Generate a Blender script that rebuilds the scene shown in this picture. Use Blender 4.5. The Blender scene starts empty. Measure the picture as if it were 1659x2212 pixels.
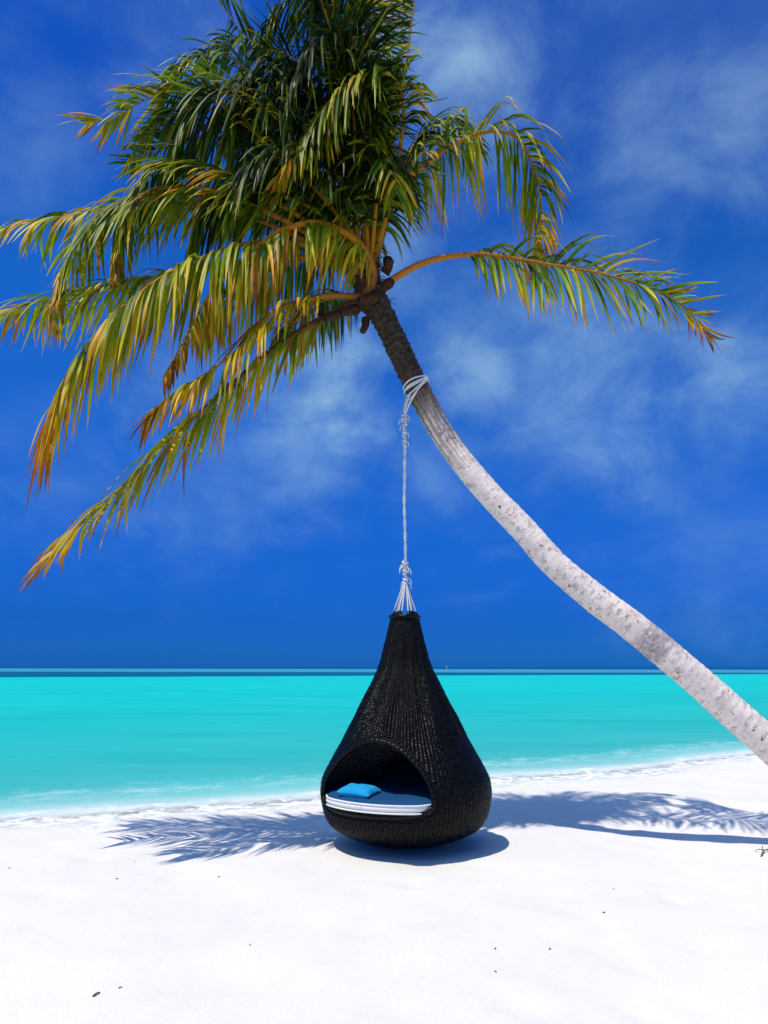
import bpy, bmesh, math, random
from mathutils import Vector, Matrix, noise

# ------------------------------------------------------------------ camera
S = bpy.context.scene
COL = S.collection
FPX, CX, CY, HOR = 1600.0, 829.5, 1106.0, 1440.0      # focal length, centre and horizon row on a 1659 x 2212 grid
PITCH = math.atan((HOR - CY) / FPX)
CAMH = 1.245
cam_d = bpy.data.cameras.new('camera')
cam = bpy.data.objects.new('camera', cam_d); COL.objects.link(cam)
cam.location = (0, 0, CAMH)
cam.rotation_euler = (math.pi / 2 + PITCH, 0, 0)
cam_d.sensor_fit = 'VERTICAL'; cam_d.sensor_height = 36; cam_d.sensor_width = 27
cam_d.lens = 36 * FPX / 2212
cam_d.clip_start = 0.05; cam_d.clip_end = 20000
S.camera = cam
S.render.resolution_x, S.render.resolution_y = 768, 1024

# ------------------------------------------------------------------ sun, sky, exposure
LIGHT = Vector((0.31, 0.25, -1.0)).normalized()      # the way sunlight travels
SUN = -LIGHT
sun_d = bpy.data.lights.new('sun', 'SUN'); sun_d.energy = 4.1; sun_d.angle = math.radians(0.53)
sun_d.color = (1.0, 0.93, 0.81)
sun = bpy.data.objects.new('sun', sun_d); COL.objects.link(sun)
sun.rotation_euler = LIGHT.to_track_quat('-Z', 'Y').to_euler()
S.view_settings.view_transform = 'Standard'; S.view_settings.look = 'None'
S.view_settings.exposure = 0.0; S.view_settings.gamma = 1.0; S.view_settings.use_curve_mapping = False


class NT:
    """small helper for node trees"""
    def __init__(self, tree):
        self.t = tree; tree.nodes.clear()
    def n(self, kind, **kw):
        nd = self.t.nodes.new(kind)
        for k, v in kw.items():
            if k == 'ins':
                for i, val in v.items():
                    if isinstance(val, bpy.types.NodeSocket): self.t.links.new(val, nd.inputs[i])
                    else: nd.inputs[i].default_value = val
            else: setattr(nd, k, v)
        return nd
    def link(self, a, b): self.t.links.new(a, b)
    def math(self, op, a, b=None, c=None, clamp=False):
        nd = self.n('ShaderNodeMath', operation=op, use_clamp=clamp)
        for i, v in enumerate((a, b, c)):
            if v is None: continue
            if isinstance(v, (int, float)): nd.inputs[i].default_value = v
            else: self.link(v, nd.inputs[i])
        return nd.outputs[0]
    def mix(self, f, a, b, blend='MIX'):
        nd = self.n('ShaderNodeMix', data_type='RGBA', blend_type=blend)
        for i, v in ((0, f), (6, a), (7, b)):
            if isinstance(v, bpy.types.NodeSocket): self.link(v, nd.inputs[i])
            elif i == 0: nd.inputs[0].default_value = v
            else: nd.inputs[i].default_value = (*v, 1) if len(v) == 3 else v
        return nd.outputs[2]
    def ramp(self, f, stops, interp='LINEAR'):
        nd = self.n('ShaderNodeValToRGB'); cr = nd.color_ramp; cr.interpolation = interp
        while len(cr.elements) < len(stops): cr.elements.new(0.5)
        for e, (p, c) in zip(cr.elements, stops):
            e.position = p; e.color = (c, c, c, 1) if isinstance(c, (int, float)) else (*c, 1)
        self.link(f, nd.inputs[0]); return nd.outputs[0]
    def noise(self, vec, scale, detail=4, rough=.5, dist=0, dims='3D'):
        nd = self.n('ShaderNodeTexNoise', noise_dimensions=dims)
        if vec is not None: self.link(vec, nd.inputs['Vector'])
        nd.inputs['Scale'].default_value = scale; nd.inputs['Detail'].default_value = detail
        nd.inputs['Roughness'].default_value = rough; nd.inputs['Distortion'].default_value = dist
        return nd.outputs['Fac']
    def smooth(self, v, a, b):
        nd = self.n('ShaderNodeMapRange', interpolation_type='SMOOTHSTEP')
        self.link(v, nd.inputs[0]); nd.inputs[1].default_value = a; nd.inputs[2].default_value = b
        return nd.outputs[0]
    def scalevec(self, vec, s):
        nd = self.n('ShaderNodeVectorMath', operation='MULTIPLY'); self.link(vec, nd.inputs[0]); nd.inputs[1].default_value = s
        return nd.outputs[0]


def pix_dir(x, y):
    xr, yr = (x - CX) / FPX, (CY - y) / FPX
    return Vector((xr, math.cos(PITCH) - yr * math.sin(PITCH), math.sin(PITCH) + yr * math.cos(PITCH)))

def P(x, y, d):
    """place in the scene that lies d metres away (along +Y)"""
    v = pix_dir(x, y); v *= d / v.y
    return v + Vector((0, 0, CAMH))

def ground(x, y, z=0.0):
    v = pix_dir(x, y); v *= (z - CAMH) / v.z
    return v + Vector((0, 0, CAMH))

def mpp(p):
    """metres covered by one grid pixel at the place p"""
    return (p.y * math.cos(PITCH) + (p.z - CAMH) * math.sin(PITCH)) / FPX

world = bpy.data.worlds.new('World'); S.world = world; world.use_nodes = True
w = NT(world.node_tree)
sky = w.n('ShaderNodeTexSky', sky_type='NISHITA', sun_disc=False)
sky.sun_elevation = math.asin(SUN.z)
sky.sun_rotation = math.atan2(SUN.x, SUN.y)
sky.air_density = 1.0; sky.dust_density = 0.15; sky.ozone_density = 3.0
gen = w.n('ShaderNodeTexCoord').outputs['Generated']
sep = w.n('ShaderNodeSeparateXYZ', ins={0: gen})
el = w.math('MAXIMUM', sep.outputs[2], 0.0)
# deep tropical blue: the clear sky is filtered by height above the horizon
tint = w.ramp(el, [(0.0, (.0155, .190, .96)), (.06, (.020, .200, .87)), (.15, (.036, .312, 1.05)), (.30, (.066, .49, 1.33)), (.45, (.075, .595, 1.46)), (.65, (.048, .475, 1.50)), (.85, (.14, .63, 1.62))])
blue = w.mix(1.0, sky.outputs[0], tint, 'MULTIPLY')
# thin broken cloud on a flat layer
inv = w.math('DIVIDE', 1.0, w.math('ADD', el, 0.12))
comb = w.n('ShaderNodeCombineXYZ', ins={0: w.math('MULTIPLY', sep.outputs[0], inv), 1: w.math('MULTIPLY', sep.outputs[1], inv), 2: 0.0}).outputs[0]
c1 = w.noise(w.scalevec(comb, (1.0, .8, 1)), 1.5, 6, .55, .3)
c2 = w.noise(w.scalevec(gen, (1, 1, 1.5)), 5.5, 7, .56, .5)
c3 = w.noise(w.scalevec(gen, (1, 1, 1.3)), 9.0, 6, .6, .3)
thin = w.math('MULTIPLY', w.smooth(c1, .44, .78), w.smooth(c2, .36, .72))
thin = w.math('MULTIPLY', thin, w.smooth(el, .03, .22))
sd = w.n('ShaderNodeVectorMath', operation='DOT_PRODUCT'); w.link(gen, sd.inputs[0]); sd.inputs[1].default_value = SUN
fill_veil = w.math('MULTIPLY', w.math('MULTIPLY', w.smooth(sd.outputs['Value'], .60, .97), w.smooth(c1, -.2, .7)), .80)   # unseen pale haze added round the sun to whiten the shadow fill
puffs = None
for (px, py, r, amt) in ((1000, 140, .105, .52), (1010, 205, .06, .3), (735, 845, .085, .62), (1050, 815, .075, .42), (1250, 790, .16, .36), (1560, 820, .13, .34), (1610, 260, .13, .34), (1390, 290, .12, .26), (1130, 690, .15, .22), (1450, 60, .20, .26), (500, 960, .16, .16), (1500, 1050, .16, .12), (640, 900, .12, .3), (950, 1010, .08, .22), (330, 110, .08, .22), (860, 560, .07, .25), (60, 300, .1, .14), (110, 1010, .1, .13), (1500, 20, .12, .25)):
    dv = pix_dir(px, py).normalized()
    dt = w.n('ShaderNodeVectorMath', operation='DISTANCE'); w.link(gen, dt.inputs[0]); dt.inputs[1].default_value = dv
    m = w.smooth(w.math('ADD', dt.outputs['Value'], w.math('MULTIPLY', w.math('SUBTRACT', c3, .5), r * 2.6)), r * 1.55, r * -.35)
    m = w.math('MULTIPLY', m, amt)
    puffs = m if puffs is None else w.math('MAXIMUM', puffs, m)
pmask = w.math('MULTIPLY', puffs, w.math('ADD', .25, w.math('MULTIPLY', w.smooth(c2, .30, .66), .9)))
cl = w.math('MAXIMUM', w.math('MAXIMUM', w.math('MULTIPLY', thin, .26), fill_veil), pmask)
cloud = w.mix(cl, blue, (4.5, 7.3, 8.9))
bg = w.n('ShaderNodeBackground', ins={0: cloud, 1: 0.10})
out = w.n('ShaderNodeOutputWorld'); w.link(bg.outputs[0], out.inputs[0])

# ------------------------------------------------------------------ helpers for objects
def tag(o, label=None, cat=None, group=None, kind=None):
    if label: o['label'] = label
    if cat: o['category'] = cat
    if group: o['group'] = group
    if kind: o['kind'] = kind
    return o

def empty(name, loc=(0, 0, 0)):
    o = bpy.data.objects.new(name, None); COL.objects.link(o); o.location = loc; o.empty_display_size = .1
    return o

def child(o, parent):
    o.parent = parent
    o.matrix_parent_inverse = Matrix.Translation(-Vector(parent.location)) if parent.type == 'EMPTY' else Matrix.Identity(4)
    return o

class MB:
    """collects verts, faces and one colour attribute, then links them as one mesh object"""
    def __init__(self): self.v, self.f, self.c, self.u = [], [], [], []
    def add(self, v, c=(0, 0, 0), u=(0, 0)):
        self.v.append(tuple(v)); self.c.append((c[0], c[1], c[2], 1)); self.u.append(u); return len(self.v) - 1
    def build(self, name, mat, parent=None, smooth=True):
        me = bpy.data.meshes.new(name); me.from_pydata(self.v, [], self.f)
        a = me.color_attributes.new('data', 'FLOAT_COLOR', 'POINT')
        flat = [x for c in self.c for x in c]; a.data.foreach_set('color', flat)
        if smooth: me.polygons.foreach_set('use_smooth', [True] * len(me.polygons))
        for m in (mat if isinstance(mat, (list, tuple)) else [mat]): me.materials.append(m)
        me.update()
        o = bpy.data.objects.new(name, me); COL.objects.link(o)
        if parent: child(o, parent)
        return o
    def tube(self, pts, rad, n=8, cap=True, cfun=None):
        pts = [Vector(p) for p in pts]; k = len(pts)
        rad = [rad] * k if isinstance(rad, (int, float)) else rad
        up = None; rings = []
        for i, p in enumerate(pts):
            t = (pts[min(i + 1, k - 1)] - pts[max(i - 1, 0)]).normalized()
            if up is None:
                up = t.orthogonal().normalized()
            up = (up - t * up.dot(t)).normalized(); b = t.cross(up)
            ring = []
            for j in range(n):
                a = 2 * math.pi * j / n
                c = cfun(i / (k - 1), a) if cfun else (i / (k - 1), 0, 0)
                ring.append(self.add(p + (up * math.cos(a) + b * math.sin(a)) * rad[i], c))
            rings.append(ring)
        for r0, r1 in zip(rings, rings[1:]):
            for j in range(n):
                self.f.append((r0[j], r0[(j + 1) % n], r1[(j + 1) % n], r1[j]))
        if cap:
            self.f.append(tuple(reversed(rings[0]))); self.f.append(tuple(rings[-1]))

def spline(pts, n):
    """Catmull-Rom through pts, n samples evenly spread along its length"""
    pts = [Vector(p) for p in pts]
    q = [2 * pts[0] - pts[1]] + pts + [2 * pts[-1] - pts[-2]]
    dense = []
    for i in range(1, len(q) - 2):
        for s in range(24):
            t = s / 24
            p0, p1, p2, p3 = q[i - 1], q[i], q[i + 1], q[i + 2]
            dense.append(.5 * (2 * p1 + (p2 - p0) * t + (2 * p0 - 5 * p1 + 4 * p2 - p3) * t * t + (3 * p1 - p0 - 3 * p2 + p3) * t ** 3))
    dense.append(pts[-1])
    L = [0]
    for a, b in zip(dense, dense[1:]): L.append(L[-1] + (b - a).length)
    res = []; j = 0
    for i in range(n):
        tgt = L[-1] * i / (n - 1)
        while j < len(L) - 2 and L[j + 1] < tgt: j += 1
        seg = L[j + 1] - L[j]
        f = (tgt - L[j]) / seg if seg > 1e-9 else 0
        res.append(dense[j].lerp(dense[j + 1], min(max(f, 0), 1)))
    return res, L[-1]

def lerp(a, b, t): return a + (b - a) * t
def sstep(a, b, x):
    t = min(max((x - a) / (b - a), 0), 1); return t * t * (3 - 2 * t)

# ------------------------------------------------------------------ materials
def material(name):
    m = bpy.data.materials.new(name); m.use_nodes = True
    t = NT(m.node_tree)
    o = t.n('ShaderNodeOutputMaterial')
    return m, t, o

def principled(t, o, **ins):
    b = t.n('ShaderNodeBsdfPrincipled')
    for k, v in ins.items():
        k = k.replace('_', ' ')
        if isinstance(v, bpy.types.NodeSocket): t.link(v, b.inputs[k])
        elif isinstance(v, tuple) and len(v) == 3: b.inputs[k].default_value = (*v, 1)
        else: b.inputs[k].default_value = v
    if o: t.link(b.outputs[0], o.inputs[0])
    return b

def attr(t):
    a = t.n('ShaderNodeAttribute', attribute_name='data')
    s = t.n('ShaderNodeSeparateColor', ins={0: a.outputs['Color']})
    return s.outputs

def bump(t, h, strength, dist):
    b = t.n('ShaderNodeBump', ins={'Height': h}); b.inputs['Strength'].default_value = strength; b.inputs['Distance'].default_value = dist
    return b.outputs[0]

def mat_sand():
    m, t, o = material('sand')
    pos = t.n('ShaderNodeNewGeometry').outputs['Position']
    n1 = t.noise(pos, 1.1, 5, .55); n2 = t.noise(pos, 9, 5, .6); n3 = t.noise(pos, 210, 3, .6)
    col = t.mix(t.smooth(n1, .3, .7), (.735, .71, .668), (.78, .75, .705))
    col = t.mix(t.math('MULTIPLY', t.smooth(n3, .60, .74), .38), col, (.60, .57, .53))
    ng = t.noise(pos, 48, 3, .7)
    col = t.mix(t.math('MULTIPLY', t.smooth(ng, .50, .72), .16), col, (.58, .55, .51))
    wet = attr(t)[0]                                    # damp strip along the water's edge
    col = t.mix(t.math('MULTIPLY', wet, t.smooth(n2, .1, .8)), col, (.70, .69, .66))
    h = t.math('ADD', t.math('MULTIPLY', n2, .6), t.math('MULTIPLY', n3, .22))
    rough = t.math('SUBTRACT', .95, t.math('MULTIPLY', wet, .45))
    principled(t, o, Base_Color=col, Roughness=rough, Normal=bump(t, h, .6, .02), Specular_IOR_Level=.2)
    return m

def mat_sea():
    m, t, o = material('sea_water')
    pos = t.n('ShaderNodeNewGeometry').outputs['Position']
    s = t.n('ShaderNodeSeparateXYZ', ins={0: pos}); X, Y = s.outputs[0], s.outputs[1]
    a = attr(t)
    dist = t.math('MULTIPLY', a[0], 40.0)               # metres from the water line (attribute holds d/40)
    wav = t.noise(t.scalevec(pos, (.16, .6, 1)), 1.0, 5, .6, .3)
    big = t.noise(t.scalevec(pos, (.010, .045, 1)), 1.0, 4, .55)
    shore = t.ramp(t.math('DIVIDE', dist, 30.0), [(0.0, (.72, .74, .72)), (.015, (.58, .68, .66)), (.034, (.22, .53, .51)), (.07, (.060, .42, .40)), (.16, (.030, .42, .395)), (.45, (.014, .46, .425)), (1.0, (.008, .51, .475))])
    col = t.mix(t.math('MULTIPLY', t.smooth(big, .35, .75), .32), shore, (.008, .39, .38))
    col = t.mix(t.math('MULTIPLY', t.smooth(wav, .48, .70), .45), col, (.008, .36, .36))
    col = t.mix(t.math('MULTIPLY', t.smooth(wav, .50, .28), .18), col, (.05, .60, .56))
    # reef edge, far sandbank and open sea
    wob = t.math('MULTIPLY', t.math('SUBTRACT', t.noise(t.scalevec(pos, (.02, .02, 1)), 1, 3), .5), 26.0)
    e1 = t.math('SUBTRACT', t.math('SUBTRACT', Y, t.math('MULTIPLY', X, .339)), t.math('ADD', 114.0, wob))
    e2 = t.math('SUBTRACT', t.math('ADD', Y, t.math('MULTIPLY', X, .2)), t.math('ADD', 186.0, wob))
    e3 = t.math('SUBTRACT', t.math('ADD', Y, t.math('MULTIPLY', X, .55)), 430.0)
    col = t.mix(t.smooth(e1, -4, 6), col, (.0015, .105, .20))
    col = t.mix(t.smooth(e2, -12, 14), col, (.040, .27, .42))
    col = t.mix(t.smooth(e3, -50, 40), col, (.003, .075, .22))
    # foam lace where the water meets the sand
    fn = t.noise(t.scalevec(pos, (1.5, 1.5, 1)), 1.6, 6, .65, .5)
    fd = t.math('ADD', dist, t.math('MULTIPLY', t.math('SUBTRACT', fn, .5), 1.3))
    foam = t.math('MULTIPLY', t.smooth(fd, .75, .15), t.smooth(t.noise(pos, 7, 5, .7), .34, .56))
    foam = t.math('MAXIMUM', foam, t.math('MULTIPLY', t.math('MULTIPLY', t.math('MULTIPLY', t.smooth(fd, .9, 1.5), t.smooth(fd, 2.4, 1.6)), t.smooth(t.noise(pos, 4, 5, .7), .44, .70)), .28))
    cap = t.math('MULTIPLY', t.smooth(t.noise(t.scalevec(pos, (.30, 1.1, 1)), 1.0, 4, .6), .735, .77), .55)
    col = t.mix(cap, col, (.75, .82, .82))
    col = t.mix(foam, col, (.86, .88, .88))
    wb = t.noise(t.scalevec(pos, (.7, 2.6, 1)), 1.0, 6, .65, .4)
    nrm = bump(t, wb, .45, .10)
    diff = t.n('ShaderNodeBsdfDiffuse', ins={0: col, 2: nrm})
    glo = t.n('ShaderNodeBsdfGlossy', ins={0: (1, 1, 1, 1), 1: .16, 4 if False else 'Normal': nrm})
    lw = t.n('ShaderNodeFresnel', ins={0: 1.16, 1: nrm})
    f = t.math('MINIMUM', t.math('MULTIPLY', lw.outputs[0], .9), .085)
    f = t.math('MULTIPLY', f, t.math('SUBTRACT', 1.0, foam))
    mx = t.n('ShaderNodeMixShader', ins={0: f, 1: diff.outputs[0], 2: glo.outputs[0]})
    tr = t.n('ShaderNodeBsdfTransparent')
    op = t.math('MAXIMUM', t.smooth(t.math('ADD', dist, t.math('MULTIPLY', t.math('SUBTRACT', fn, .5), .5)), .0, .55), t.math('MULTIPLY', foam, .85))
    m2 = t.n('ShaderNodeMixShader', ins={0: op, 1: tr.outputs[0], 2: mx.outputs[0]})
    t.link(m2.outputs[0], o.inputs[0])
    return m

def mat_bark():
    m, t, o = material('palm_bark')
    a = attr(t)
    u, ang, ring = a[0], a[1], a[2]
    pos = t.n('ShaderNodeNewGeometry').outputs['Position']
    n1 = t.noise(pos, 5, 5, .6); n2 = t.noise(pos, 26, 5, .65); n3 = t.noise(pos, 70, 4, .6)
    va = t.n('ShaderNodeCombineXYZ', ins={0: t.math('MULTIPLY', u, 170.0), 1: t.math('MULTIPLY', ang, 7.0), 2: 0.0}).outputs[0]
    rn = t.noise(va, 1.0, 4, .6, .4)                    # ring scars run round the stem
    vb = t.n('ShaderNodeCombineXYZ', ins={0: t.math('MULTIPLY', u, 9.0), 1: t.math('MULTIPLY', ang, 34.0), 2: 0.0}).outputs[0]
    st = t.noise(vb, 1.0, 4, .6, .3)                    # streaks along the stem
    pale = t.mix(t.smooth(n1, .3, .72), (.90, .79, .69), (.77, .66, .58))
    pale = t.mix(t.math('MULTIPLY', t.smooth(rn, .53, .64), .62), pale, (.34, .28, .26))
    pale = t.mix(t.math('MULTIPLY', t.smooth(rn, .42, .30), .5), pale, (.82, .77, .73))
    blot = t.math('MULTIPLY', t.smooth(n2, .595, .645), t.smooth(t.noise(va, .8, 3, .5), .42, .6))
    pale = t.mix(blot, pale, (.05, .03, .035))
    blot2 = t.math('MULTIPLY', t.smooth(t.noise(pos, 3.2, 4, .6), .60, .70), t.smooth(rn, .3, .6))
    pale = t.mix(t.math('MULTIPLY', blot2, .55), pale, (.19, .14, .15))
    vd = t.n('ShaderNodeCombineXYZ', ins={0: t.math('MULTIPLY', u, 300.0), 1: t.math('MULTIPLY', ang, 16.0), 2: 3.0}).outputs[0]
    dash = t.math('MULTIPLY', t.smooth(t.noise(vd, 1.0, 3, .55, .3), .635, .69), t.smooth(t.noise(pos, 3.7, 4, .6), .44, .60))
    pale = t.mix(t.math('MULTIPLY', dash, .85), pale, (.10, .06, .055))
    ochre = t.math('MULTIPLY', t.smooth(t.noise(pos, 6.5, 4, .6), .54, .70), .32)
    pale = t.mix(ochre, pale, (.50, .38, .26))
    # one bruised purple band low on the stem
    band = t.math('MULTIPLY', t.smooth(t.math('ADD', u, t.math('MULTIPLY', n1, .02)), .364, .372), t.smooth(t.math('ADD', u, t.math('MULTIPLY', n2, .02)), .412, .398))
    band = t.math('MULTIPLY', band, t.smooth(n2, .28, .5))
    pale = t.mix(t.math('MULTIPLY', band, .6), pale, (.16, .12, .17))
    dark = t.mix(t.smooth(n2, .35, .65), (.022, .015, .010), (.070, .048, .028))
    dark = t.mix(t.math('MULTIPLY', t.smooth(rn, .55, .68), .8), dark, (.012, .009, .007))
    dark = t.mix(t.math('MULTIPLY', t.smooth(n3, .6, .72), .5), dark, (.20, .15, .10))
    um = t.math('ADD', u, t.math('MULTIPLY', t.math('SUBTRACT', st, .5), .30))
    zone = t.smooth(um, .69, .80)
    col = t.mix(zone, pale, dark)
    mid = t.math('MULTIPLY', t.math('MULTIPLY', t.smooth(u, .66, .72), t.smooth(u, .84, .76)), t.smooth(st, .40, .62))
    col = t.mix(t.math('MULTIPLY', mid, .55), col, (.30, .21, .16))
    h = t.math('ADD', t.math('MULTIPLY', rn, .7), t.math('MULTIPLY', n3, .4))
    principled(t, o, Base_Color=col, Roughness=.85, Normal=bump(t, h, .7, .012), Specular_IOR_Level=.25)
    return m

LEAF_STOPS = [(0.0, (.008, .017, .002)), (.18, (.026, .050, .003)), (.36, (.12, .205, .005)), (.52, (.36, .34, .007)), (.68, (.62, .33, .008)), (.83, (.44, .14, .010)), (1.0, (.14, .055, .02))]  # lowest stops darkened to carry the shade inside the crown
def mat_leaf():
    m, t, o = material('palm_leaflet')
    a = attr(t)
    pos = t.n('ShaderNodeNewGeometry').outputs['Position']
    n = t.noise(pos, 14, 3, .6)
    f = t.math('ADD', a[0], t.math('MULTIPLY', t.math('SUBTRACT', n, .5), .22), clamp=True)
    col = t.ramp(f, LEAF_STOPS)
    v = t.math('ADD', .5, t.math('MULTIPLY', a[1], .9))
    col = t.mix(1.0, col, t.n('ShaderNodeCombineColor', ins={0: v, 1: v, 2: v}).outputs[0], 'MULTIPLY')
    b = principled(t, None, Base_Color=col, Roughness=.46, Specular_IOR_Level=.16)
    tc = t.n('ShaderNodeMix', data_type='RGBA', blend_type='MULTIPLY'); tc.inputs[0].default_value = 1
    t.link(col, tc.inputs[6]); tc.inputs[7].default_value = (1.2, 1.35, .5, 1)
    tr = t.n('ShaderNodeBsdfTranslucent', ins={0: tc.outputs[2]})
    mx = t.n('ShaderNodeMixShader', ins={0: .20, 1: b.outputs[0], 2: tr.outputs[0]})
    t.link(mx.outputs[0], o.inputs[0])
    return m

def mat_rachis():
    m, t, o = material('palm_rachis')
    a = attr(t)
    pos = t.n('ShaderNodeNewGeometry').outputs['Position']
    n = t.noise(pos, 22, 4, .6)
    f = t.math('ADD', a[1], t.math('MULTIPLY', t.math('SUBTRACT', n, .5), .3), clamp=True)
    col = t.ramp(f, [(0, (.08, .11, .010)), (.35, (.26, .17, .008)), (.65, (.42, .165, .006)), (.85, (.24, .075, .010)), (1, (.07, .035, .02))])
    col = t.mix(t.math('MULTIPLY', t.smooth(a[0], .10, .0), .75), col, (.06, .03, .018))
    principled(t, o, Base_Color=col, Roughness=.6, Specular_IOR_Level=.2, Normal=bump(t, n, .3, .004))
    return m

def simple(name, col, rough=.6, spec=.4, nscale=40, var=.25, bstr=.3, bdist=.004):
    m, t, o = material(name)
    pos = t.n('ShaderNodeTexCoord').outputs['Object']
    n = t.noise(pos, nscale, 4, .6)
    c = t.mix(t.smooth(n, .3, .7), tuple(x * (1 - var) for x in col), tuple(min(x * (1 + var), 1) for x in col))
    principled(t, o, Base_Color=c, Roughness=rough, Specular_IOR_Level=spec, Normal=bump(t, n, bstr, bdist))
    return m

M = dict(sand=mat_sand(), sea=mat_sea(), bark=mat_bark(), leaf=mat_leaf(), rachis=mat_rachis(),
         fibre=simple('leaf_fibre', (.060, .036, .020), .9, .1, 60, .5, .8, .01),
         stub=simple('leaf_stub', (.050, .024, .012), .9, .1, 40, .5, .6, .01),
         nut=simple('coconut_husk', (.022, .018, .010), .8, .15, 30, .4, .3, .01),
         wicker=simple('black_wicker', (.0022, .0022, .0023), .33, .17, 30, .35, .15, .002),
         inside=simple('lightened_wicker', (.24, .23, .215), .45, .3, 30, .35, .15, .002),  # inner strands painted lighter in place of light coming through the gaps
         shell=simple('wicker_backing', (.002, .002, .0022), .7, .15, 30, .3, .2, .002),
         rope=simple('white_rope', (.60, .62, .63), .8, .2, 120, .2, .8, .003),
         cyan=simple('sunlit_blue_canvas', (.011, .30, .58), .8, .15, 200, .12, .4, .001),  # cushion blue with the sunlight put into the colour
         navy=simple('dark_canvas', (.012, .022, .035), .85, .15, 200, .2, .4, .001),
         blue=simple('shaded_blue_canvas', (.006, .060, .16), .8, .15, 300, .12, .4, .001),  # cushion blue darkened for the shade under the shell
         white=simple('white_canvas', (.80, .79, .77), .85, .15, 300, .04, .3, .001),
         twig=simple('dry_twig', (.13, .10, .075), .9, .1, 60, .4, .5, .004),
         grey=simple('weathered_post', (.5, .5, .5), .7, .2, 10, .2, .2, .01))

# ------------------------------------------------------------------ beach and sea
SEA_Z = -0.10
shore_px = [(-60, 1792), (0, 1785), (240, 1762), (470, 1743), (690, 1722), (1060, 1689), (1250, 1672), (1450, 1653), (1659, 1634), (1720, 1628)]
shore_pts = [ground(x, y, SEA_Z) for x, y in shore_px]

def shore_y(x):
    ps = shore_pts
    if x <= ps[0].x: return ps[0].y + (x - ps[0].x) * .42
    if x >= ps[-1].x: return ps[-1].y + (x - ps[-1].x) * .50
    for a, b in zip(ps, ps[1:]):
        if x <= b.x: return lerp(a.y, b.y, (x - a.x) / (b.x - a.x))

def shore_d(x, y):
    """metres inland (+) or out to sea (-) from the water line"""
    s = (shore_y(x - .3) + shore_y(x) + shore_y(x + .3)) / 3 - y
    s = s / 1.11 - .16
    return s + .16 * math.sin(x * 1.3 + .6) + .07 * math.sin(x * 3.1) + .22 * (noise.noise(Vector((x * .6, 3.1, 0))))

def sand_z(x, y):
    s = shore_d(x, y)
    base = SEA_Z * (1 - sstep(0, 2.2, s)) if s > 0 else SEA_Z + s * .075
    base = max(base, -2.5)
    v = Vector((x, y, 0))
    rel = .013 * noise.noise(v * .7) + .012 * noise.noise(v * 2.1 + Vector((5, 1, 0))) + .006 * noise.noise(v * 5.3)
    fp = noise.noise(v * 3.4 + Vector((11, 7, 2)))
    rel -= .016 * sstep(.28, .55, fp)
    near = sstep(.0, 1.2, s)
    calm = 1 - .8 * math.exp(-((x - .16) ** 2 + (y - 5.8) ** 2) / .6)
    return base + (rel - .008) * (.25 + .75 * near) * calm

def axis(lo, hi, fine_lo, fine_hi, step, grow=1.13):
    c = []; x = fine_lo
    while x <= fine_hi: c.append(x); x += step
    s = step; x = c[-1]
    while x < hi: s *= grow; x += s; c.append(min(x, hi))
    s = step; x = c[0]; pre = []
    while x > lo: s *= grow; x -= s; pre.append(max(x, lo))
    return pre[::-1] + c

def sheet(name, xs, ys, zf, cf, mat):
    mb = MB()
    for y in ys:
        for x in xs:
            mb.add((x, y, zf(x, y)), cf(x, y))
    nx = len(xs)
    for j in range(len(ys) - 1):
        for i in range(nx - 1):
            a = j * nx + i
            mb.f.append((a, a + 1, a + nx + 1, a + nx))
    o = mb.build(name, mat)
    o['kind'] = 'structure'
    return o

xs = axis(-90, 120, -4.2, 6.0, .055); ys = axis(-60, 80, 1.4, 12.5, .055)
sheet('sand_beach', xs, ys, sand_z, lambda x, y: (sstep(.55, -.05, shore_d(x, y)), 0, 0), M['sand'])

def sea_z(x, y):
    s = -shore_d(x, y)
    k = sstep(0, 5, s) * sstep(160, 25, abs(y))
    v = Vector((x * .45, y * 1.3, 0))
    return SEA_Z + k * (.022 * noise.noise(v) + .012 * noise.noise(v * 2.7)) + .010 * sstep(0, .6, s) * sstep(1.6, .6, s) * (.5 + noise.noise(Vector((x, y, 4))))
xs = axis(-9000, 9000, -14, 16, .16, 1.12); ys = axis(-9000, 12000, 4.0, 30.0, .16, 1.10)
sheet('sea', xs, ys, sea_z, lambda x, y: (min(max(-shore_d(x, y), 0) / 40, 1) if abs(x) < 200 and abs(y) < 200 else 1, 0, 0), M['sea'])
# sea bed far below so that nothing hangs over a void
xs = axis(-9200, 9200, -80, 110, 30, 1.5); ys = axis(-9200, 12200, -55, 75, 30, 1.5)
sheet('sea_bed', xs, ys, lambda x, y: -2.9, lambda x, y: (0, 0, 0), M['sand'])

# ------------------------------------------------------------------ palm tree
rnd = random.Random(11)
TD = 5.70
trunk_px = [(1960, 1880, 5.58, 46), (1880, 1805, 5.58, 41), (1780, 1717, 5.58, 38), (1659, 1606, 5.58, 36), (1590, 1545, 5.58, 34.5), (1520, 1481, 5.58, 33.5), (1440, 1413, 5.58, 33.5), (1360, 1348, 5.58, 32.5),
            (1280, 1288, 5.60, 31), (1200, 1220, 5.62, 29.5), (1130, 1143, 5.64, 28.5), (1060, 1070, 5.66, 27), (993, 990, 5.68, 25.5), (946, 920, 5.70, 25.5), (905, 845, 5.71, 25.5), (868, 770, 5.72, 25), (838, 705, 5.73, 25.5), (808, 650, 5.74, 29), (788, 605, 5.75, 27), (778, 570, 5.75, 15)]
tp = [P(x, y, d) for x, y, d, r in trunk_px]
tp[0].z = min(tp[0].z, -.25)
tr_ = [r * mpp(p) for (x, y, d, r), p in zip(trunk_px, tp)]
NTR = 420
tpts, TL = spline(tp, NTR)
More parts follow.
